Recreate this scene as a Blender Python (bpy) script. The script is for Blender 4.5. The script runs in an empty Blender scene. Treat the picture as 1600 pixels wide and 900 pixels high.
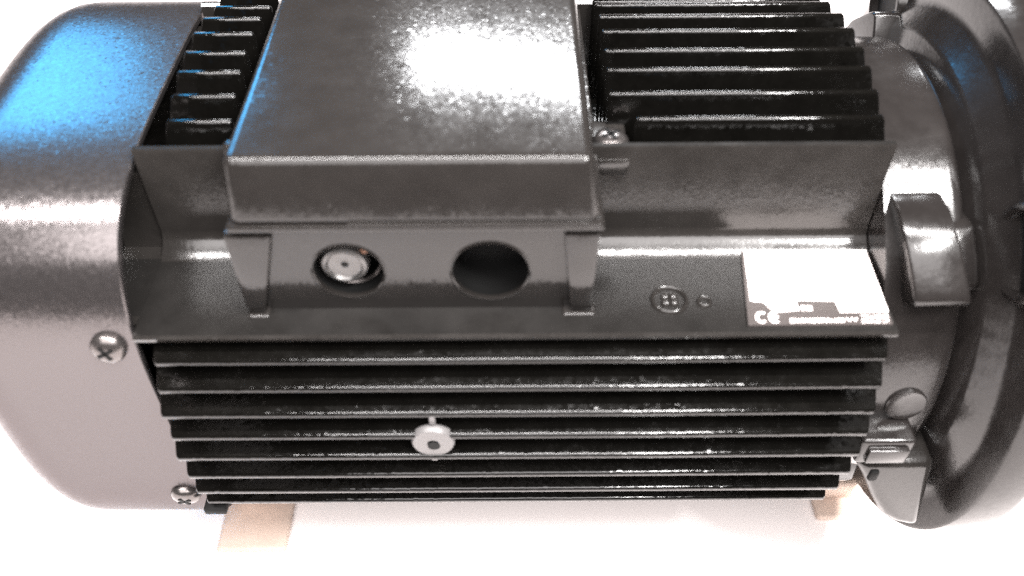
import bpy, bmesh, math, random
from mathutils import Vector, Matrix
rnd = random.Random(7)
R_ = math.radians

# ------------------------------------------------------------------ scene, camera, light
scn = bpy.context.scene
S = 0.08                 # radius over the fin tips, metres
BASE = 1.3               # axis height above the table, in radii


def W(x, h, n):          # motor frame (along axis, towards the viewer, up) -> world
    return Vector((x * S, -h * S, (n + BASE) * S))


cam_d = bpy.data.cameras.new('camera')
cam = bpy.data.objects.new('camera', cam_d)
scn.collection.objects.link(cam)
scn.camera = cam
u = Vector((0.99997645, -0.00479959, -0.00490529))
v = Vector((0.00686084, 0.71623472, 0.69782574))
w = Vector((0.00016406, -0.69784296, 0.71625078))
m = Matrix((u, v, w)).transposed().to_4x4()
m.translation = W(-0.0015, 2.6794, 2.5525)
cam.matrix_world = m
cam_d.sensor_fit = 'HORIZONTAL'
cam_d.sensor_width = 36.0
cam_d.lens = 1400.7 / 1600 * 36.0
cam_d.clip_start = 0.01
cam_d.clip_end = 100
cam_d.dof.use_dof = True
cam_d.dof.focus_distance = 0.275
cam_d.dof.aperture_fstop = 7.5

wd = bpy.data.worlds.new('World')
scn.world = wd
wd.use_nodes = True
bg = wd.node_tree.nodes['Background']
bg.inputs['Color'].default_value = (0.64, 0.54, 0.48, 1)
bg.inputs['Strength'].default_value = 0.11


def area(name, loc, target, sx, sy, power, col):
    d = bpy.data.lights.new(name, 'AREA')
    d.shape = 'RECTANGLE'
    d.size, d.size_y, d.energy, d.color = sx, sy, power, col
    o = bpy.data.objects.new(name, d)
    scn.collection.objects.link(o)
    o.location = loc
    o.rotation_euler = (Vector(target) - Vector(loc)).to_track_quat('-Z', 'Y').to_euler()
    return o


# ceiling tube high above, running along the motor
area('ceiling_tube', W(0.0, 2.4, 16.0), W(0, 0.4, 0), 2.0, 0.08, 84, (1.0, 0.965, 0.95))
# unseen fill added on the viewer's side, whitens the table under the motor
area('front_fill', W(0.0, 11.0, 14.0), W(0, 0.6, -1.2), 1.7, 0.85, 54, (1.0, 0.955, 0.945))
# long lamp behind, seen mirrored in the terminal box lid
pA = W(-0.114, 0.282, 1.06) + Vector((0.09, 0.815, 0.575)) * 1.9
area('far_lamp', pA, W(-0.114, 0.282, 1.06), 0.80, 0.14, 44, (0.97, 0.98, 1.0))
# bluish screen off to the left behind
pB = W(-1.66, -0.1, 0.87) + Vector((-0.52, 0.74, 0.45)) * 1.2
blue = area('blue_screen', pB, W(-1.9, -0.1, 0.87), 0.40, 0.36, 0.42, (0.06, 0.48, 1.0))
blue.data.spread = R_(30)
# unseen light added up to the right, for glints on fin tips and lug
area('right_glint_fill', W(8.6, 6.5, 15.0), W(1.0, 0.9, 0.3), 0.42, 0.09, 44, (1.0, 0.98, 0.96))

vs = scn.view_settings
vs.view_transform = 'Standard'
vs.look = 'None'
vs.exposure = -0.22
vs.gamma = 1.0
scn.render.resolution_x, scn.render.resolution_y = 1024, 576
scn.cycles.max_bounces = 8
scn.cycles.use_denoising = False


# ------------------------------------------------------------------ materials
def mat(name, col, rough=0.4, metal=0.0, bump=None, mottled=0.0, mscale=40, rough_var=0.0, coat=0.0, spec=0.5, flake=None):
    """bump = list of (noise scale, strength, distance)"""
    M = bpy.data.materials.new(name)
    M.use_nodes = True
    nt = M.node_tree
    b = nt.nodes['Principled BSDF']
    b.inputs['Base Color'].default_value = (*col, 1)
    b.inputs['Roughness'].default_value = rough
    b.inputs['Metallic'].default_value = metal
    b.inputs['Specular IOR Level'].default_value = spec
    b.inputs['Coat Weight'].default_value = coat
    b.inputs['Coat Roughness'].default_value = 0.12
    tc = nt.nodes.new('ShaderNodeTexCoord')
    prev = None
    for sc_, st, di in (bump or []):
        n = nt.nodes.new('ShaderNodeTexNoise')
        n.inputs['Scale'].default_value = sc_
        n.inputs['Detail'].default_value = 2
        nt.links.new(tc.outputs['Object'], n.inputs['Vector'])
        bp = nt.nodes.new('ShaderNodeBump')
        bp.inputs['Strength'].default_value = st
        bp.inputs['Distance'].default_value = di
        nt.links.new(n.outputs['Fac'], bp.inputs['Height'])
        if prev:
            nt.links.new(prev.outputs['Normal'], bp.inputs['Normal'])
        prev = bp
    if prev:
        nt.links.new(prev.outputs['Normal'], b.inputs['Normal'])
        nt.links.new(prev.outputs['Normal'], b.inputs['Coat Normal'])
    if flake:                                    # tiny facets in the paint: (cells per metre, tilt)
        vo = nt.nodes.new('ShaderNodeTexVoronoi')
        vo.inputs['Scale'].default_value = flake[0]
        nt.links.new(tc.outputs['Object'], vo.inputs['Vector'])
        sub = nt.nodes.new('ShaderNodeVectorMath')
        sub.operation = 'SUBTRACT'
        sub.inputs[1].default_value = (0.5, 0.5, 0.5)
        nt.links.new(vo.outputs['Color'], sub.inputs[0])
        ln = nt.nodes.new('ShaderNodeVectorMath')
        ln.operation = 'DOT_PRODUCT'
        nt.links.new(sub.outputs['Vector'], ln.inputs[0])
        nt.links.new(sub.outputs['Vector'], ln.inputs[1])
        sc1 = nt.nodes.new('ShaderNodeVectorMath')
        sc1.operation = 'SCALE'
        nt.links.new(sub.outputs['Vector'], sc1.inputs[0])
        ml = nt.nodes.new('ShaderNodeMath')
        ml.operation = 'MULTIPLY'
        ml.inputs[1].default_value = flake[1]
        nt.links.new(ln.outputs['Value'], ml.inputs[0])
        nt.links.new(ml.outputs['Value'], sc1.inputs['Scale'])
        ad = nt.nodes.new('ShaderNodeVectorMath')
        ad.operation = 'ADD'
        if prev:
            nt.links.new(prev.outputs['Normal'], ad.inputs[0])
        else:
            ge = nt.nodes.new('ShaderNodeNewGeometry')
            nt.links.new(ge.outputs['Normal'], ad.inputs[0])
        nt.links.new(sc1.outputs['Vector'], ad.inputs[1])
        no = nt.nodes.new('ShaderNodeVectorMath')
        no.operation = 'NORMALIZE'
        nt.links.new(ad.outputs['Vector'], no.inputs[0])
        nt.links.new(no.outputs['Vector'], b.inputs['Normal'])
    if mottled or rough_var:
        n = nt.nodes.new('ShaderNodeTexNoise')
        n.inputs['Scale'].default_value = mscale
        n.inputs['Detail'].default_value = 6
        n.inputs['Roughness'].default_value = 0.65
        nt.links.new(tc.outputs['Object'], n.inputs['Vector'])
        if mottled:
            mp = nt.nodes.new('ShaderNodeMapRange')
            mp.inputs['From Min'].default_value, mp.inputs['From Max'].default_value = 0.3, 0.7
            mp.inputs['To Min'].default_value, mp.inputs['To Max'].default_value = 1 - mottled, 1 + mottled
            nt.links.new(n.outputs['Fac'], mp.inputs['Value'])
            mx = nt.nodes.new('ShaderNodeVectorMath')
            mx.operation = 'SCALE'
            mx.inputs[0].default_value = col
            nt.links.new(mp.outputs['Result'], mx.inputs['Scale'])
            nt.links.new(mx.outputs['Vector'], b.inputs['Base Color'])
        if rough_var:
            mp = nt.nodes.new('ShaderNodeMapRange')
            mp.inputs['From Min'].default_value, mp.inputs['From Max'].default_value = 0.3, 0.7
            mp.inputs['To Min'].default_value, mp.inputs['To Max'].default_value = rough - rough_var, rough + rough_var
            nt.links.new(n.outputs['Fac'], mp.inputs['Value'])
            nt.links.new(mp.outputs['Result'], b.inputs['Roughness'])
    return M


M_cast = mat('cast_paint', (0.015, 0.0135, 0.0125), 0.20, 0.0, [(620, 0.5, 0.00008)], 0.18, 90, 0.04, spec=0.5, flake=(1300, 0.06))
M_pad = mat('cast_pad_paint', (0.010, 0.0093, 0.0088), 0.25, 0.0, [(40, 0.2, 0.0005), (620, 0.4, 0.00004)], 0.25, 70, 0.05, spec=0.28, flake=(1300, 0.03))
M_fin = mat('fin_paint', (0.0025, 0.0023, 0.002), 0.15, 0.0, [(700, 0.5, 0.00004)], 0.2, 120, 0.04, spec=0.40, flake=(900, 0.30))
M_lid = mat('lid_paint', (0.0145, 0.013, 0.0122), 0.16, 0.0, None, 0.12, 120, 0.03, spec=0.34, flake=(1300, 0.12))
M_cowl = mat('cowl_paint', (0.105, 0.096, 0.096), 0.24, 0.85, [(900, 0.4, 0.00004)], 0.03, 700, 0.05, flake=(1600, 0.16))
M_cowl.node_tree.nodes['Principled BSDF'].inputs['Specular Tint'].default_value = (0.45, 0.43, 0.43, 1)
M_flange = mat('flange_paint', (0.012, 0.0105, 0.010), 0.20, 0.0, [(90, 0.2, 0.0003), (600, 0.4, 0.00008)], 0.2, 80, 0.05, spec=0.42, flake=(1200, 0.06))
M_screw = mat('screw_metal', (0.11, 0.10, 0.097), 0.28, 0.85, [(400, 0.2, 0.0004)])
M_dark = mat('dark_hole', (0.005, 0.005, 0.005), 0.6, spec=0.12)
M_plug = mat('plug_metal', (0.115, 0.112, 0.11), 0.34, 0.8, [(300, 0.3, 0.0006)])
M_boss = mat('boss_paint', (0.10, 0.095, 0.095), 0.4, 0.0, [(500, 0.3, 0.0001)], spec=0.5)
M_rust = mat('plug_rust', (0.14, 0.06, 0.03), 0.6)
M_white = mat('label_white', (0.86, 0.79, 0.765), 0.45, 0.0, None, 0.03, 60)
M_print = mat('label_dark_print', (0.060, 0.052, 0.050), 0.35, 0.2)
M_table = mat('white_table', (0.875, 0.82, 0.805), 0.5, 0.0, [(8, 0.05, 0.002)], 0.015, 6)
M_shade_pad = mat('shade_pad_brown', (0.52, 0.41, 0.345), 0.65, 0.0, [(200, 0.3, 0.0008)], 0.2, 35)  # brown of the added pads: soft shade on the table put into colour


# ------------------------------------------------------------------ mesh helpers
def L(x, h, n):          # local coordinates of the motor (root sits at the underside)
    return Vector((x * S, -h * S, (n + 1.0) * S))


def link(name, bm, m, parent=None, smooth=True, angle=35, recalc=True):
    if recalc:
        bmesh.ops.recalc_face_normals(bm, faces=bm.faces)
    me = bpy.data.meshes.new(name)
    bm.to_mesh(me)
    bm.free()
    ms = m if isinstance(m, (list, tuple)) else [m]
    for k in ms:
        me.materials.append(k)
    if smooth:
        for p in me.polygons:
            p.use_smooth = True
        me.set_sharp_from_angle(angle=R_(angle))
    o = bpy.data.objects.new(name, me)
    scn.collection.objects.link(o)
    if parent:
        o.parent = parent
    return o


def bev(bm, geom_verts, off, seg=2, ang=40):
    if off <= 0:
        return
    vs_ = set(geom_verts)
    es = [e for e in bm.edges if e.verts[0] in vs_ and e.verts[1] in vs_ and len(e.link_faces) == 2
          and e.calc_face_angle(0) > R_(ang)]
    bmesh.ops.bevel(bm, geom=es, offset=off * S, segments=seg, affect='EDGES', profile=0.5, clamp_overlap=True)


def box(bm, x0, x1, h0, h1, n0, n1, b=0.0, seg=2):
    q = [L(x, h, n) for x in (x0, x1) for h in (h0, h1) for n in (n0, n1)]
    vv = [bm.verts.new(p) for p in q]
    for f in ((0, 1, 3, 2), (4, 6, 7, 5), (0, 4, 5, 1), (2, 3, 7, 6), (0, 2, 6, 4), (1, 5, 7, 3)):
        bm.faces.new([vv[i] for i in f])
    bmesh.ops.recalc_face_normals(bm, faces=list({f for x in vv for f in x.link_faces}))
    bev(bm, vv, b, seg)


def prism(bm, poly, x0, x1, b=0.0, seg=2):      # poly in (h, n), extruded along the axis
    a = [bm.verts.new(L(x0, h, n)) for h, n in poly]
    c = [bm.verts.new(L(x1, h, n)) for h, n in poly]
    k = len(poly)
    bm.faces.new(a)
    bm.faces.new(c[::-1])
    for i in range(k):
        j = (i + 1) % k
        bm.faces.new((a[i], c[i], c[j], a[j]))
    bmesh.ops.recalc_face_normals(bm, faces=list({f for x in a + c for f in x.link_faces}))
    bev(bm, a + c, b, seg)


def loft(bm, loops, cap=True):
    rows = [[bm.verts.new(p) for p in lp] for lp in loops]
    k = len(rows[0])
    for a, c in zip(rows, rows[1:]):
        for i in range(k):
            j = (i + 1) % k
            bm.faces.new((a[i], a[j], c[j], c[i]))
    if cap:
        bm.faces.new(rows[0][::-1])
        bm.faces.new(rows[-1])
    return rows


def lathe(bm, prof, seg=128, caps=True):        # prof: (x, r) round the motor axis
    loops = []
    for x, r in prof:
        loops.append([L(x, r * math.cos(t), r * math.sin(t)) for t in
                      [2 * math.pi * i / seg for i in range(seg)]])
    loft(bm, loops, caps)


def frame(c, axis, up=(0, 0, 1)):
    z = Vector(axis).normalized()
    x = Vector(up).cross(z)
    if x.length < 1e-4:
        x = Vector((1, 0, 0))
    x.normalize()
    y = z.cross(x)
    return c, x, y, z


def turn(bm, c, axis, prof, seg=32, cap0=True, cap1=True):   # prof: (height along axis, r) in radii of the motor
    c, x, y, z = frame(c, axis)
    loops = [[c + z * hh * S + (x * math.cos(t) + y * math.sin(t)) * r * S for t in
              [2 * math.pi * i / seg for i in range(seg)]] for hh, r in prof]
    rows = [[bm.verts.new(p) for p in lp] for lp in loops]
    for a, b_ in zip(rows, rows[1:]):
        for i in range(seg):
            j = (i + 1) % seg
            bm.faces.new((a[i], a[j], b_[j], b_[i]))
    if cap0:
        bm.faces.new(rows[0][::-1])
    if cap1:
        bm.faces.new(rows[-1])


def NB():
    return bmesh.new()


# ------------------------------------------------------------------ setting
bm = NB()
e = 6.0
front = -6.5 * S
vv = [bm.verts.new((x, y, z)) for z in (-0.03, 0) for x, y in ((-e, front), (e, front), (e, e), (-e, e))]
for f in ((0, 3, 2, 1), (4, 5, 6, 7), (0, 1, 5, 4), (1, 2, 6, 5), (2, 3, 7, 6), (3, 0, 4, 7)):
    bm.faces.new([vv[i] for i in f])
table = link('table_top', bm, M_table, smooth=False)
table['kind'] = 'structure'

# ------------------------------------------------------------------ the motor
root = bpy.data.objects.new('electric_motor', None)
scn.collection.objects.link(root)
root.location = (0, 0, (BASE - 1.0) * S)
root.empty_display_size = 0.05
root['label'] = 'dark grey finned electric motor with terminal box lying on the white table'
root['category'] = 'electric motor'

# --- housing: barrel, side pads and the two walls beside the upper fins
bm = NB()
lathe(bm, [(-1.35, 0.40), (-1.35, 0.67), (1.17, 0.67), (1.17, 0.40)], 96)
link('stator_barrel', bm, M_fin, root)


def pad_profile(sg):
    p = [(0.30, 0.44), (0.845, 0.462), (0.872, 0.470), (0.876, 0.484), (0.868, 0.4944)]
    hx, nx = 0.4643, 0.4944
    p += [(hx + 0.078, nx + 0.0005), (hx + 0.070, nx + 0.003), (hx + 0.022, nx + 0.029), (hx + 0.008, nx + 0.045), (hx, nx + 0.07)]  # weld-like fillet
    p += [(0.4643, 0.880), (0.458, 0.891), (0.444, 0.893), (0.432, 0.884), (0.425, 0.50), (0.30, 0.48)]
    return [(a * sg, b) for a, b in p]


for sg, nm in ((1, 'side_pad'), (-1, 'side_pad')):
    bm = NB()
    prism(bm, pad_profile(sg), -1.163, 1.178 if sg > 0 else 1.0, 0)
    prism(bm, [(a * sg, b_) for a, b_ in [(0.30, 0.42), (0.78, 0.45), (0.80, 0.47), (0.78, 0.487), (0.52, 0.487), (0.475, 0.50), (0.457, 0.54),
                                          (0.457, 0.79), (0.44, 0.80), (0.42, 0.79), (0.415, 0.50), (0.30, 0.47)]], -1.345, -1.158, 0)
    bm.normal_update()
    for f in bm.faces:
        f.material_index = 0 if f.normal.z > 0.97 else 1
    link(nm, bm, [M_pad, M_cast], root, angle=40)

# --- cooling fins
fin_count = 0


def fin(segs, vertical, pos, root_r=0.60, sign=1, sl=(0.30, 0.30), th=0.026):
    """segs: (x0, x1, radius) pieces of one fin"""
    bm = NB()
    for x0, x1, rr in segs:
        tip = math.sqrt(max(rr * rr - pos * pos, 0.01))
        base = math.sqrt(max(root_r ** 2 - pos * pos, 0.0)) if abs(pos) < root_r else tip - 0.25
        base = min(base, tip - 0.12)
        t0, t1, c_ = th * 0.56, th * 0.48, 0.011
        arc = [(tip - c_ + c_ * math.sin(R_(a)), -t1 + c_ - c_ * math.cos(R_(a))) for a in (0, 30, 60, 90)]
        poly = [(base, -t0)] + arc + [(b_, -q) for b_, q in arc[::-1]] + [(base, t0)]
        loops = []
        for x, s_, sg in ((x0, 0.007, -1), (x0 + 0.007, 0, -1), (x1 - 0.007, 0, 1), (x1, 0.007, 1)):
            lp = []
            for b_, q in poly:
                xx = x + sg * sl[0 if sg < 0 else 1] * max(tip - b_, 0)
                bb = b_ - s_ if b_ > tip - 0.05 else b_
                qq = q * (0.75 if s_ else 1)
                lp.append(L(xx, pos + qq, sign * bb) if vertical else L(xx, sign * bb, pos + qq))
            loops.append(lp)
        loft(bm, loops)
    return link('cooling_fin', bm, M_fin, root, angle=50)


# fins that point at the viewer, and the same on the far side
side_n = [0.408, 0.316, 0.219, 0.123, 0.017, -0.1, -0.235, -0.385]
side_x0 = [-1.110, -1.115, -1.125, -1.115, -1.125, -1.120, -1.130, -1.140]
for q, x0 in zip(side_n, side_x0):
    fin([(x0, 1.155, 1.0)], False, q)
for q in side_n:
    fin([(-1.12, 1.155, 1.0)], False, q, sign=-1)
# upright fins, parted by the terminal box
top_h = [0.3636, 0.2715, 0.1714, 0.0755, -0.0428, -0.1638, -0.3129, -0.42]
for i, q in enumerate(top_h):
    xr0 = 0.385 if i == 0 else 0.305
    fin([(-1.07, -0.865, 1.04 if i == 7 else 1.0)], True, q, sl=(0.30, 0.0))
    fin([(xr0, 1.155, 1.0)], True, q, sl=(0.0, 0.30))
for q in (-0.38, -0.28, -0.18, -0.08, 0.02, 0.12, 0.22, 0.32):
    fin([(-1.12, 1.155, 1.0)], True, q, sign=-1)

# --- fan cowl: a rounded square drum
def sup(R, t, p=4.0):
    r = R * (abs(math.cos(t)) ** p + abs(math.sin(t)) ** p) ** (-1 / p)
    return r * math.cos(t), r * math.sin(t)


RC = 0.8697
SEG = 160
bm = NB()
prof = [(-1.171, RC - 0.022), (-1.171, RC - 0.004), (-1.175, RC), (-1.63, RC)]
for i in range(1, 9):
    t = R_(90 * i / 8)
    prof.append((-1.63 - 0.30 * math.sin(t), RC - 0.30 * (1 - math.cos(t))))
loops = [[L(x, *sup(r, 2 * math.pi * i / SEG)) for i in range(SEG)] for x, r in prof]
inner = [[L(x, *sup(r, 2 * math.pi * i / SEG)) for i in range(SEG)] for x, r in ((-1.50, RC - 0.022),)]
rows = [[bm.verts.new(p) for p in lp] for lp in inner + loops]
for a, c in zip(rows, rows[1:]):
    for i in range(SEG):
        j = (i + 1) % SEG
        bm.faces.new((a[i], a[j], c[j], c[i]))
bm.faces.new(rows[-1])
cowl = link('fan_cowl', bm, M_cowl, root, angle=40)
# motor end plate inside the cowl mouth
bm = NB()
lathe(bm, [(-1.36, 0.3), (-1.36, 0.80), (-1.30, 0.82), (-1.30, 0.3)], 64)
link('rear_end_shield', bm, M_fin, root)


def screw(name, parent, c, axis, r=0.05, slot=True, up=(0, 0, 1), m_=None):
    bm = NB()
    prof = [(-0.02, r * 0.98), (0.006, r), (0.014, r * 0.98), (0.026, r * 0.82), (0.034, r * 0.55),
            (0.0365, r * 0.3)]
    turn(bm, c, axis, prof, 28)
    o = link(name, bm, m_ or M_screw, parent, angle=60)
    if slot:
        cc, x, y, z = frame(c, axis, up)
        bm = NB()
        for a_ in (0.5, 0.5 + math.pi / 2):
            d1 = x * math.cos(a_) + y * math.sin(a_)
            d2 = z.cross(d1)
            q = []
            for sz in (0.024, 0.0385):
                for s1, s2 in ((-1, -1), (1, -1), (1, 1), (-1, 1)):
                    q.append(bm.verts.new(cc + z * sz * S + d1 * s1 * r * 0.5 * S + d2 * s2 * r * 0.11 * S))
            for f in ((0, 1, 2, 3), (4, 5, 6, 7), (0, 1, 5, 4), (1, 2, 6, 5), (2, 3, 7, 6), (3, 0, 4, 7)):
                bm.faces.new([q[i] for i in f])
        s = link('drive_recess', bm, M_dark, o if parent is root else parent, smooth=False)
    return o


screw('cowl_screw', cowl, L(-1.258, 0.856, 0.431), (0, -0.985, 0.17), 0.056)
screw('cowl_screw', cowl, L(-1.245, 0.853, -0.425), (0, -0.985, -0.17), 0.056)
bm = NB()
box(bm, -1.165, -1.08, 0.80, 0.93, -0.46, -0.42, 0.01)
link('cowl_clip', bm, M_dark, cowl)

# --- terminal box
tb = bpy.data.objects.new('terminal_box', None)
scn.collection.objects.link(tb)
tb.parent = root
HF = 0.757
bx0, bx1 = -0.815, 0.250
bn0, bn1 = 0.47, 0.842
HOLES = [(-0.494, 0.655, 0.106), (-0.0665, 0.652, 0.116)]

bm = NB()
NS = 48
outer = [bm.verts.new(L(x, HF, n)) for x, n in ((bx0, bn0), (bx1, bn0), (bx1, bn1), (bx0, bn1))]
es = [bm.edges.new((outer[i], outer[(i + 1) % 4])) for i in range(4)]
rings = []
for cx, cn, r in HOLES:
    ring = [bm.verts.new(L(cx + r * math.cos(2 * math.pi * i / NS), HF, cn + r * math.sin(2 * math.pi * i / NS)))
            for i in range(NS)]
    es += [bm.edges.new((ring[i], ring[(i + 1) % NS])) for i in range(NS)]
    rings.append((ring, cx, cn, r))
bmesh.ops.triangle_fill(bm, edges=es, use_beauty=True)
for ring, cx, cn, r in rings:
    inn = [bm.verts.new(L(cx + 0.93 * r * math.cos(2 * math.pi * i / NS), HF - 0.16,
                          cn + 0.93 * r * math.sin(2 * math.pi * i / NS))) for i in range(NS)]
    for i in range(NS):
        j = (i + 1) % NS
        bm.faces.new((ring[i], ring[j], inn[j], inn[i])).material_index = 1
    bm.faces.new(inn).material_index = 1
back = [bm.verts.new(L(x, -0.72, n)) for x, n in ((bx0, bn0), (bx1, bn0), (bx1, bn1), (bx0, bn1))]
for i in range(4):
    j = (i + 1) % 4
    bm.faces.new((outer[i], outer[j], back[j], back[i]))
bm.faces.new(back)
link('box_body', bm, [M_lid, M_dark], tb, angle=30)

for (cx, cn, r), nm in zip(HOLES, ('cable_hole', 'cable_hole')):
    bm = NB()                                  # slightly raised collar round each hole
    turn(bm, L(cx, HF, cn), (0, -1, 0), [(-0.03, r * 1.10), (0.002, r * 1.07), (0.004, r * 1.03), (0.001, r * 0.99), (-0.012, r * 0.985),
                                         ], 48, False, False)
    ho = link(nm, bm, M_lid, tb, angle=50)
    bm = NB()
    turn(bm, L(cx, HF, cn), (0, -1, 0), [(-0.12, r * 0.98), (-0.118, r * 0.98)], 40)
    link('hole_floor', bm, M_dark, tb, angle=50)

# plug seen in the left hole
cx, cn, r = HOLES[0]
bm = NB()
c0 = L(cx - 0.012, HF, cn + 0.012)
turn(bm, c0, (0, -1, 0), [(-0.12, 0.074), (-0.026, 0.073), (-0.012, 0.067), (-0.008, 0.056), (-0.016, 0.050), (-0.018, 0.012),
                          (-0.035, 0.010)], 36)
pl_ = link('blanking_plug', bm, M_plug, tb, angle=40)
bm = NB()
turn(bm, L(cx + 0.055, HF - 0.012, cn + 0.075), (0, -1, 0.3), [(-0.02, 0.013), (-0.004, 0.012), (0.0, 0.006)], 12)
link('rust_spot', bm, M_rust, tb)
bm = NB()
turn(bm, L(cx, HF, cn), (0, -1, 0), [(-0.06, 0.100), (-0.05, 0.100), (-0.045, 0.094), (-0.05, 0.088), (-0.06, 0.088)], 40, False, False)
link('thread_ring', bm, M_screw, tb)


def post(xt0, xt1, xb0, xb1):
    bm = NB()
    hb, hf = HF - 0.03, HF + 0.028
    lo, hi = 0.503, 0.826
    q = [(xb0, hb, lo), (xb1, hb, lo), (xb1, hf, lo), (xb0, hf, lo)]
    t = [(xt0, hb, hi), (xt1, hb, hi), (xt1, hf, hi), (xt0, hf, hi)]
    loft(bm, [[L(*p) for p in q], [L(*p) for p in t]])
    bmesh.ops.recalc_face_normals(bm, faces=bm.faces)
    bev(bm, list(bm.verts), 0.010)
    o = link('corner_post', bm, M_lid, tb)
    bm = NB()
    box(bm, min(xb0, xt0) - 0.0 + 0.005, xb1 + 0.012, HF - 0.02, HF + 0.042, 0.478, 0.501, 0.010, 3)
    link('post_foot', bm, M_lid, tb)
    return o


post(-0.830, -0.690, -0.826, -0.768)
post(0.148, 0.254, 0.178, 0.246)

# lid: tapering cap, lip and step
bm = NB()
lo = [(-0.800, 0.786), (0.250, 0.786), (0.250, -0.76), (-0.800, -0.76)]
hi = [(-0.790, 0.733), (0.222, 0.733), (0.222, -0.72), (-0.790, -0.72)]
loft(bm, [[L(x, h, 0.862) for x, h in lo], [L(x, h, 1.060) for x, h in hi]])
bmesh.ops.recalc_face_normals(bm, faces=bm.faces)
bev(bm, list(bm.verts), 0.026, 4)
lid = link('box_lid', bm, M_lid, tb)
bm = NB()
box(bm, -0.812, 0.262, -0.77, 0.792, 0.842, 0.864, 0.007)
link('lid_lip', bm, M_lid, lid)
bm = NB()
box(bm, -0.47, 0.255, 0.75, 0.790, 0.858, 0.873, 0.006)
link('lip_step', bm, M_lid, lid)
bm = NB()
box(bm, bx0 + 0.01, bx1 - 0.01, -0.7, HF + 0.004, 0.826, 0.846, 0)
link('gasket', bm, M_dark, lid, smooth=False)
for x, h in ((-0.79, 0.62),):
    bm = NB()
    turn(bm, L(x, h, 0.96), (0, 0, 1), [(-0.08, 0.028), (0.055, 0.028), (0.07, 0.022), (0.076, 0.010)], 20)
    link('lid_lug', bm, M_lid, lid, angle=60)

# corner boss with screw beside the box
bm = NB()
box(bm, 0.245, 0.366, 0.26, 0.470, 0.785, 0.848, 0.012)
link('screw_boss', bm, M_cast, root)
screw('boss_screw', root, L(0.309, 0.390, 0.852), (0, 0, 1), 0.058)

# --- nameplate on the right hand pad
PN = 0.4944


def skew(x, t):          # plate edges lean a little
    return x - 0.04 * (t - 0.49) / 0.35


def plate_poly(name, pts, n, th, m_, parent, dx=0.0):
    bm = NB()
    a = [bm.verts.new(L(skew(x, h) + dx, h, n)) for x, h in pts]
    c = [bm.verts.new(L(skew(x, h) + dx, h, n + th)) for x, h in pts]
    k = len(pts)
    bm.faces.new(c)
    bm.faces.new(a[::-1])
    for i in range(k):
        j = (i + 1) % k
        bm.faces.new((a[i], a[j], c[j], c[i]))
    return link(name, bm, m_, parent, smooth=False)


npl = plate_poly('nameplate', [(0.762, 0.500), (1.178, 0.500), (1.205, 0.850), (0.762, 0.850)], PN + 0.002, 0.008, M_print, root)
Z1 = PN + 0.0102
white = [(0.770, 0.506), (1.175, 0.506), (1.200, 0.800), (1.0497, 0.800), (1.040, 0.752), (0.917, 0.748), (0.925, 0.79),
         (0.860, 0.797), (0.842, 0.792), (0.815, 0.755), (0.790, 0.752), (0.775, 0.748)]
plate_poly('printed_panel', white, Z1, 0.001, M_white, npl)


def stroke(bm, pts, n, t):        # flat ribbon on the plate through (x, h) points
    L0, L1 = [], []
    for i, (x, h) in enumerate(pts):
        a = pts[max(i - 1, 0)]
        b_ = pts[min(i + 1, len(pts) - 1)]
        d = Vector((b_[0] - a[0], b_[1] - a[1])).normalized()
        o_ = Vector((-d.y, d.x)) * t / 2
        L0.append(bm.verts.new(L(skew(x + o_.x, h), h + o_.y, n)))
        L1.append(bm.verts.new(L(skew(x - o_.x, h), h - o_.y, n)))
    for i in range(len(pts) - 1):
        bm.faces.new((L0[i], L0[i + 1], L1[i + 1], L1[i]))


# C and E of the conformity mark
bm = NB()
for cx_, isE in ((0.806, 0), (0.846, 1)):
    rr = 0.0155
    arc = [(cx_ + rr * math.cos(R_(a)), 0.818 + 1.25 * rr * math.sin(R_(a))) for a in range(55, 306, 10)]
    stroke(bm, arc, Z1 + 0.0004, 0.009)
    if isE:
        stroke(bm, [(cx_ - rr, 0.818), (cx_ + rr * 0.7, 0.818)], Z1 + 0.0008, 0.007)
bmesh.ops.recalc_face_normals(bm, faces=bm.faces)
o = link('ce_mark', bm, M_white, npl, smooth=False, recalc=False)


def glyph_row(bm, x0, x1, h0, h1, count, t):
    st = (x1 - x0) / count
    for i in range(count):
        a = x0 + i * st
        b_ = a + st * 0.68
        k = rnd.choice((0, 0, 1, 2))
        if k == 0:
            ps = [[(a, h1), (a, h0)], [(a, h0), (b_, h0)], [(b_, h0), (b_, h1)]]
        elif k == 1:
            ps = [[(b_, h0), (a, h0)], [(a, h0), (a, h1)], [(a, h1), (b_, h1)]]
        else:
            ps = [[((a + b_) / 2, h0), ((a + b_) / 2, h1)]]
        for q in ps:
            stroke(bm, q, Z1 + 0.0006, t)


bm = NB()
glyph_row(bm, 0.893, 1.060, 0.826, 0.841, 15, 0.0042)
link('lettering', bm, M_white, npl, smooth=False, recalc=False)
bm = NB()
glyph_row(bm, 0.934, 0.966, 0.772, 0.792, 3, 0.005)
link('lettering', bm, M_white, npl, smooth=False, recalc=False)
bm = NB()
stroke(bm, [(1.066, 0.822), (1.074, 0.836), (1.082, 0.824), (1.092, 0.836), (1.098, 0.822)], Z1 + 0.0006, 0.006)
link('emblem', bm, M_white, npl, smooth=False, recalc=False)
bm = NB()
for k in range(4):
    hh = 0.812 + k * 0.0095
    glyph_row(bm, 1.112, 1.198, hh, hh + 0.004, 9, 0.0022)
link('fine_print', bm, M_white, npl, smooth=False, recalc=False)

# --- cast emblem on the pad
em = bpy.data.objects.new('cast_emblem', None)
scn.collection.objects.link(em)
em.parent = root


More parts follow.
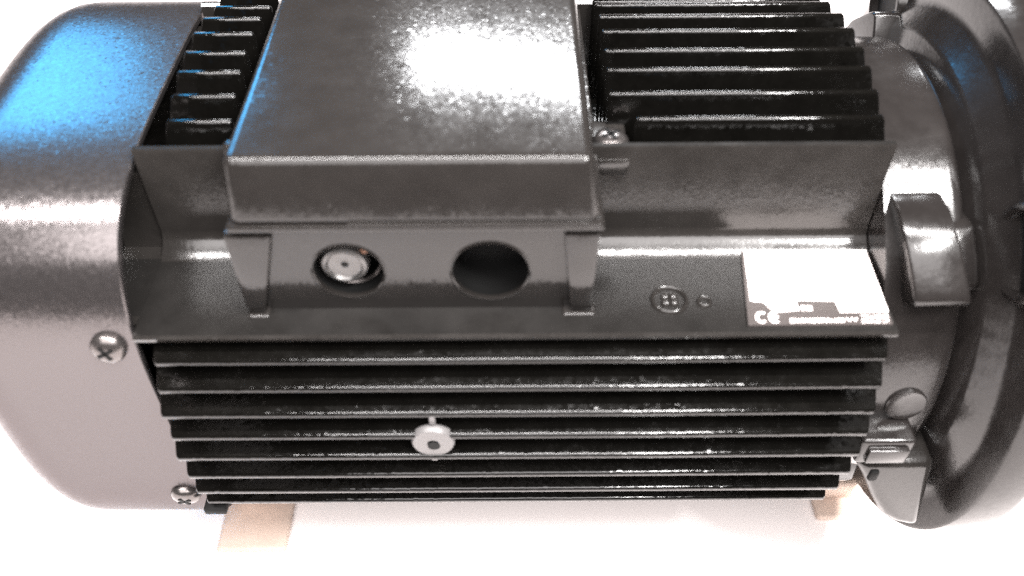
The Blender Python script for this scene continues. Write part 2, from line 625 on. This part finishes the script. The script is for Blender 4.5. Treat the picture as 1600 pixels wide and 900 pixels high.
def ring_bm(cx_, ch, r, t, n0, dz, seg=36):
    bm = NB()
    turn(bm, L(cx_, ch, n0), (0, 0, 1), [(-0.003, r + t), (dz * 0.7, r + t * 0.7), (dz, r), (dz * 0.7, r - t * 0.7), (-0.003, r - t)],
         seg, False, False)
    return bm


link('emblem_ring', ring_bm(0.494, 0.735, 0.054, 0.008, PN, 0.012), M_cast, em, angle=60)
bm = NB()
for a_ in range(4):
    t = R_(45 + 90 * a_)
    turn(bm, L(0.494 + 0.019 * math.cos(t), 0.735 + 0.019 * math.sin(t), PN), (0, 0, 1),
         [(-0.003, 0.016), (0.008, 0.014), (0.014, 0.008)], 14)
link('emblem_cross', bm, M_cast, em, angle=60)
link('small_emblem', ring_bm(0.603, 0.744, 0.019, 0.007, PN, 0.011, 24), M_cast, em, angle=60)

# --- round boss standing between the side fins
bm = NB()
turn(bm, L(-0.264, 0.965, 0.092), (0, -1, 0), [(0, 0.072), (0.020, 0.072), (0.028, 0.066), (0.029, 0.020), (0.024, 0.017), (0.002, 0.016)], 40)
boss = link('round_boss', bm, M_boss, root, angle=45)
bm = NB()
turn(bm, L(-0.262, 0.965, 0.082), (0, -1, 0), [(0.020, 0.019), (0.0302, 0.021)], 20)
link('centre_hole', bm, M_dark, boss, smooth=False)
bm = NB()
box(bm, -0.272, -0.252, 0.90, 0.975, 0.165, 0.222, 0.004)
box(bm, -0.277, -0.255, 0.90, 0.985, -0.02, 0.035, 0.004)
link('boss_web', bm, M_boss, boss)

# --- end shield and flange (turned)
bm = NB()
lathe(bm, [(1.182, 0.5), (1.182, 0.86), (1.40, 0.857)] + [(1.40 + 0.05 * math.sin(R_(t)), 0.807 + 0.05 * math.cos(R_(t))) for t in range(10, 91, 10)] + [(1.452, 0.78), (1.452, 0.5)], 128)
shield = link('end_shield', bm, M_flange, root, angle=35)
bm = NB()
lathe(bm, [(1.43, 0.5), (1.452, 0.79), (1.470, 0.81), (1.480, 0.885), (1.49, 0.90), (1.54, 0.968), (1.548, 0.985), (1.552, 1.00), (1.556, 1.09),
           (1.562, 1.105), (1.575, 1.112), (1.66, 1.128), (1.68, 1.125), (1.69, 1.11), (1.70, 1.02), (1.70, 0.5)], 160)
flange = link('mounting_flange', bm, M_flange, root, angle=35)


def rot(poly, deg):
    t = R_(deg)
    return [(a * math.cos(t) - b * math.sin(t), a * math.sin(t) + b * math.cos(t)) for a, b in poly]


# bolt lugs at the four corners; drawn for the one facing up and out, then turned
LUG = [(0.40, 0.70), (0.47, 0.745), (0.60, 0.757), (0.718, 0.689), (0.738, 0.668), (0.806, 0.592), (0.828, 0.562), (0.824, 0.538), (0.70, 0.45),
       (0.45, 0.45)]
for k in range(4):
    bm = NB()
    pl_ = rot([(a * 0.955, b_ * 0.955) for a, b_ in LUG], 90 * k)
    lo_, hi_ = [], []
    for (oh, on), (hh, nn) in zip(LUG, pl_):
        f = min(max((0.815 - on) / 0.26, 0), 1)          # the lug swings towards the flange
        off = 0.18 if k == 1 else 0.0                     # the far upper lug sits nearer the flange
        lo_.append(L(1.185 + 0.055 * f + off, hh, nn))
        hi_.append(L(1.345 + 0.075 * f + off * 0.6, hh, nn))
    loft(bm, [lo_, hi_])
    bmesh.ops.recalc_face_normals(bm, faces=bm.faces)
    bev(bm, list(bm.verts), 0.024, 4, 40)
    lug = link('bolt_lug', bm, M_flange, shield, angle=50)
    c = rot([(0.735, 0.690)], 90 * k)[0]
    bm = NB()
    if k != 1:
        prism(bm, rot([(0.45, 0.64), (0.56, 0.66), (0.66, 0.60), (0.735, 0.53), (0.68, 0.46), (0.45, 0.45)], 90 * k), 1.30, 1.47, 0.03, 4)
        link('lug_web', bm, M_flange, shield, angle=50)
    if k == 3:
        continue
    bm = NB()
    turn(bm, L(1.515, c[0], c[1]), (-1, 0, 0), [(-0.10, 0.165), (-0.02, 0.160), (0.0, 0.148), (0.002, 0.136), (-0.008, 0.124), (-0.06, 0.120)], 40)
    bo = link('flange_boss', bm, M_flange, flange, angle=45)
    bm = NB()
    turn(bm, L(1.51, c[0], c[1]), (-1, 0, 0), [(-0.05, 0.1225), (-0.035, 0.1225)], 32)
    link('bolt_hole', bm, M_dark, flange)

# crescent round knock-out on the shield
bm = NB()
cdir = Vector((0, -0.99, 0.12))
c0 = L(1.325, 0.854, 0.102)
turn(bm, c0, cdir, [(-0.03, 0.070), (0.004, 0.069), (0.007, 0.065), (0.003, 0.058), (0.003, 0.01)], 36)
link('round_plug', bm, M_flange, shield, angle=45)
# small rectangular lug low on the shield
bm = NB()
box(bm, 1.175, 1.36, 0.80, 0.955, -0.100, 0.030, 0.014, 3)
box(bm, 1.20, 1.34, 0.80, 0.975, -0.075, 0.000, 0.010, 2)
link('side_lug', bm, M_flange, shield)
bm = NB()
rib = [(1.185, -0.115), (1.475, -0.115), (1.50, -0.46), (1.40, -0.43), (1.345, -0.39), (1.29, -0.30), (1.24, -0.20)]
loft(bm, [[L(x, 0.55, n) for x, n in rib], [L(x, 0.94 + 0.20 * (-n - 0.115), n) for x, n in rib]])
bmesh.ops.recalc_face_normals(bm, faces=bm.faces)
bev(bm, list(bm.verts), 0.035, 4)
link('shield_rib', bm, M_cast, shield)
bm = NB()
box(bm, 1.25, 1.285, 0.90, 0.962, -0.21, -0.15, 0.012)
link('rib_slot', bm, M_dark, shield)

# ------------------------------------------------------------------ pads under the motor, standing in for soft brown shade
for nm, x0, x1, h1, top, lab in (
        ('shade_pad', -1.385, -1.06, 0.645, -1.005, 'brown pad standing in for soft shade under the motor by the fan cowl, the one at the left'),
        ('shade_pad', 1.44, 1.66, 0.50, -1.135, 'brown pad standing in for soft shade under the motor beside the flange, the one at the right')):
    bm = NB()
    box(bm, x0, x1, -0.6, h1, -1.3 + 0.0002, -1.262, 0.03, 4)          # thin base added to imitate soft brown shade on the table
    box(bm, x0 + 0.02, x1 - 0.02, -0.45, 0.40, -1.26, top, 0.03, 3)    # upper block of the added shade pad, below the motor
    o = link(nm, bm, M_shade_pad)
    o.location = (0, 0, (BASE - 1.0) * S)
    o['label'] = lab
    o['category'] = 'support pad'  # added pads, standing in for soft brown shade
    o['group'] = 'shade pads under the motor'
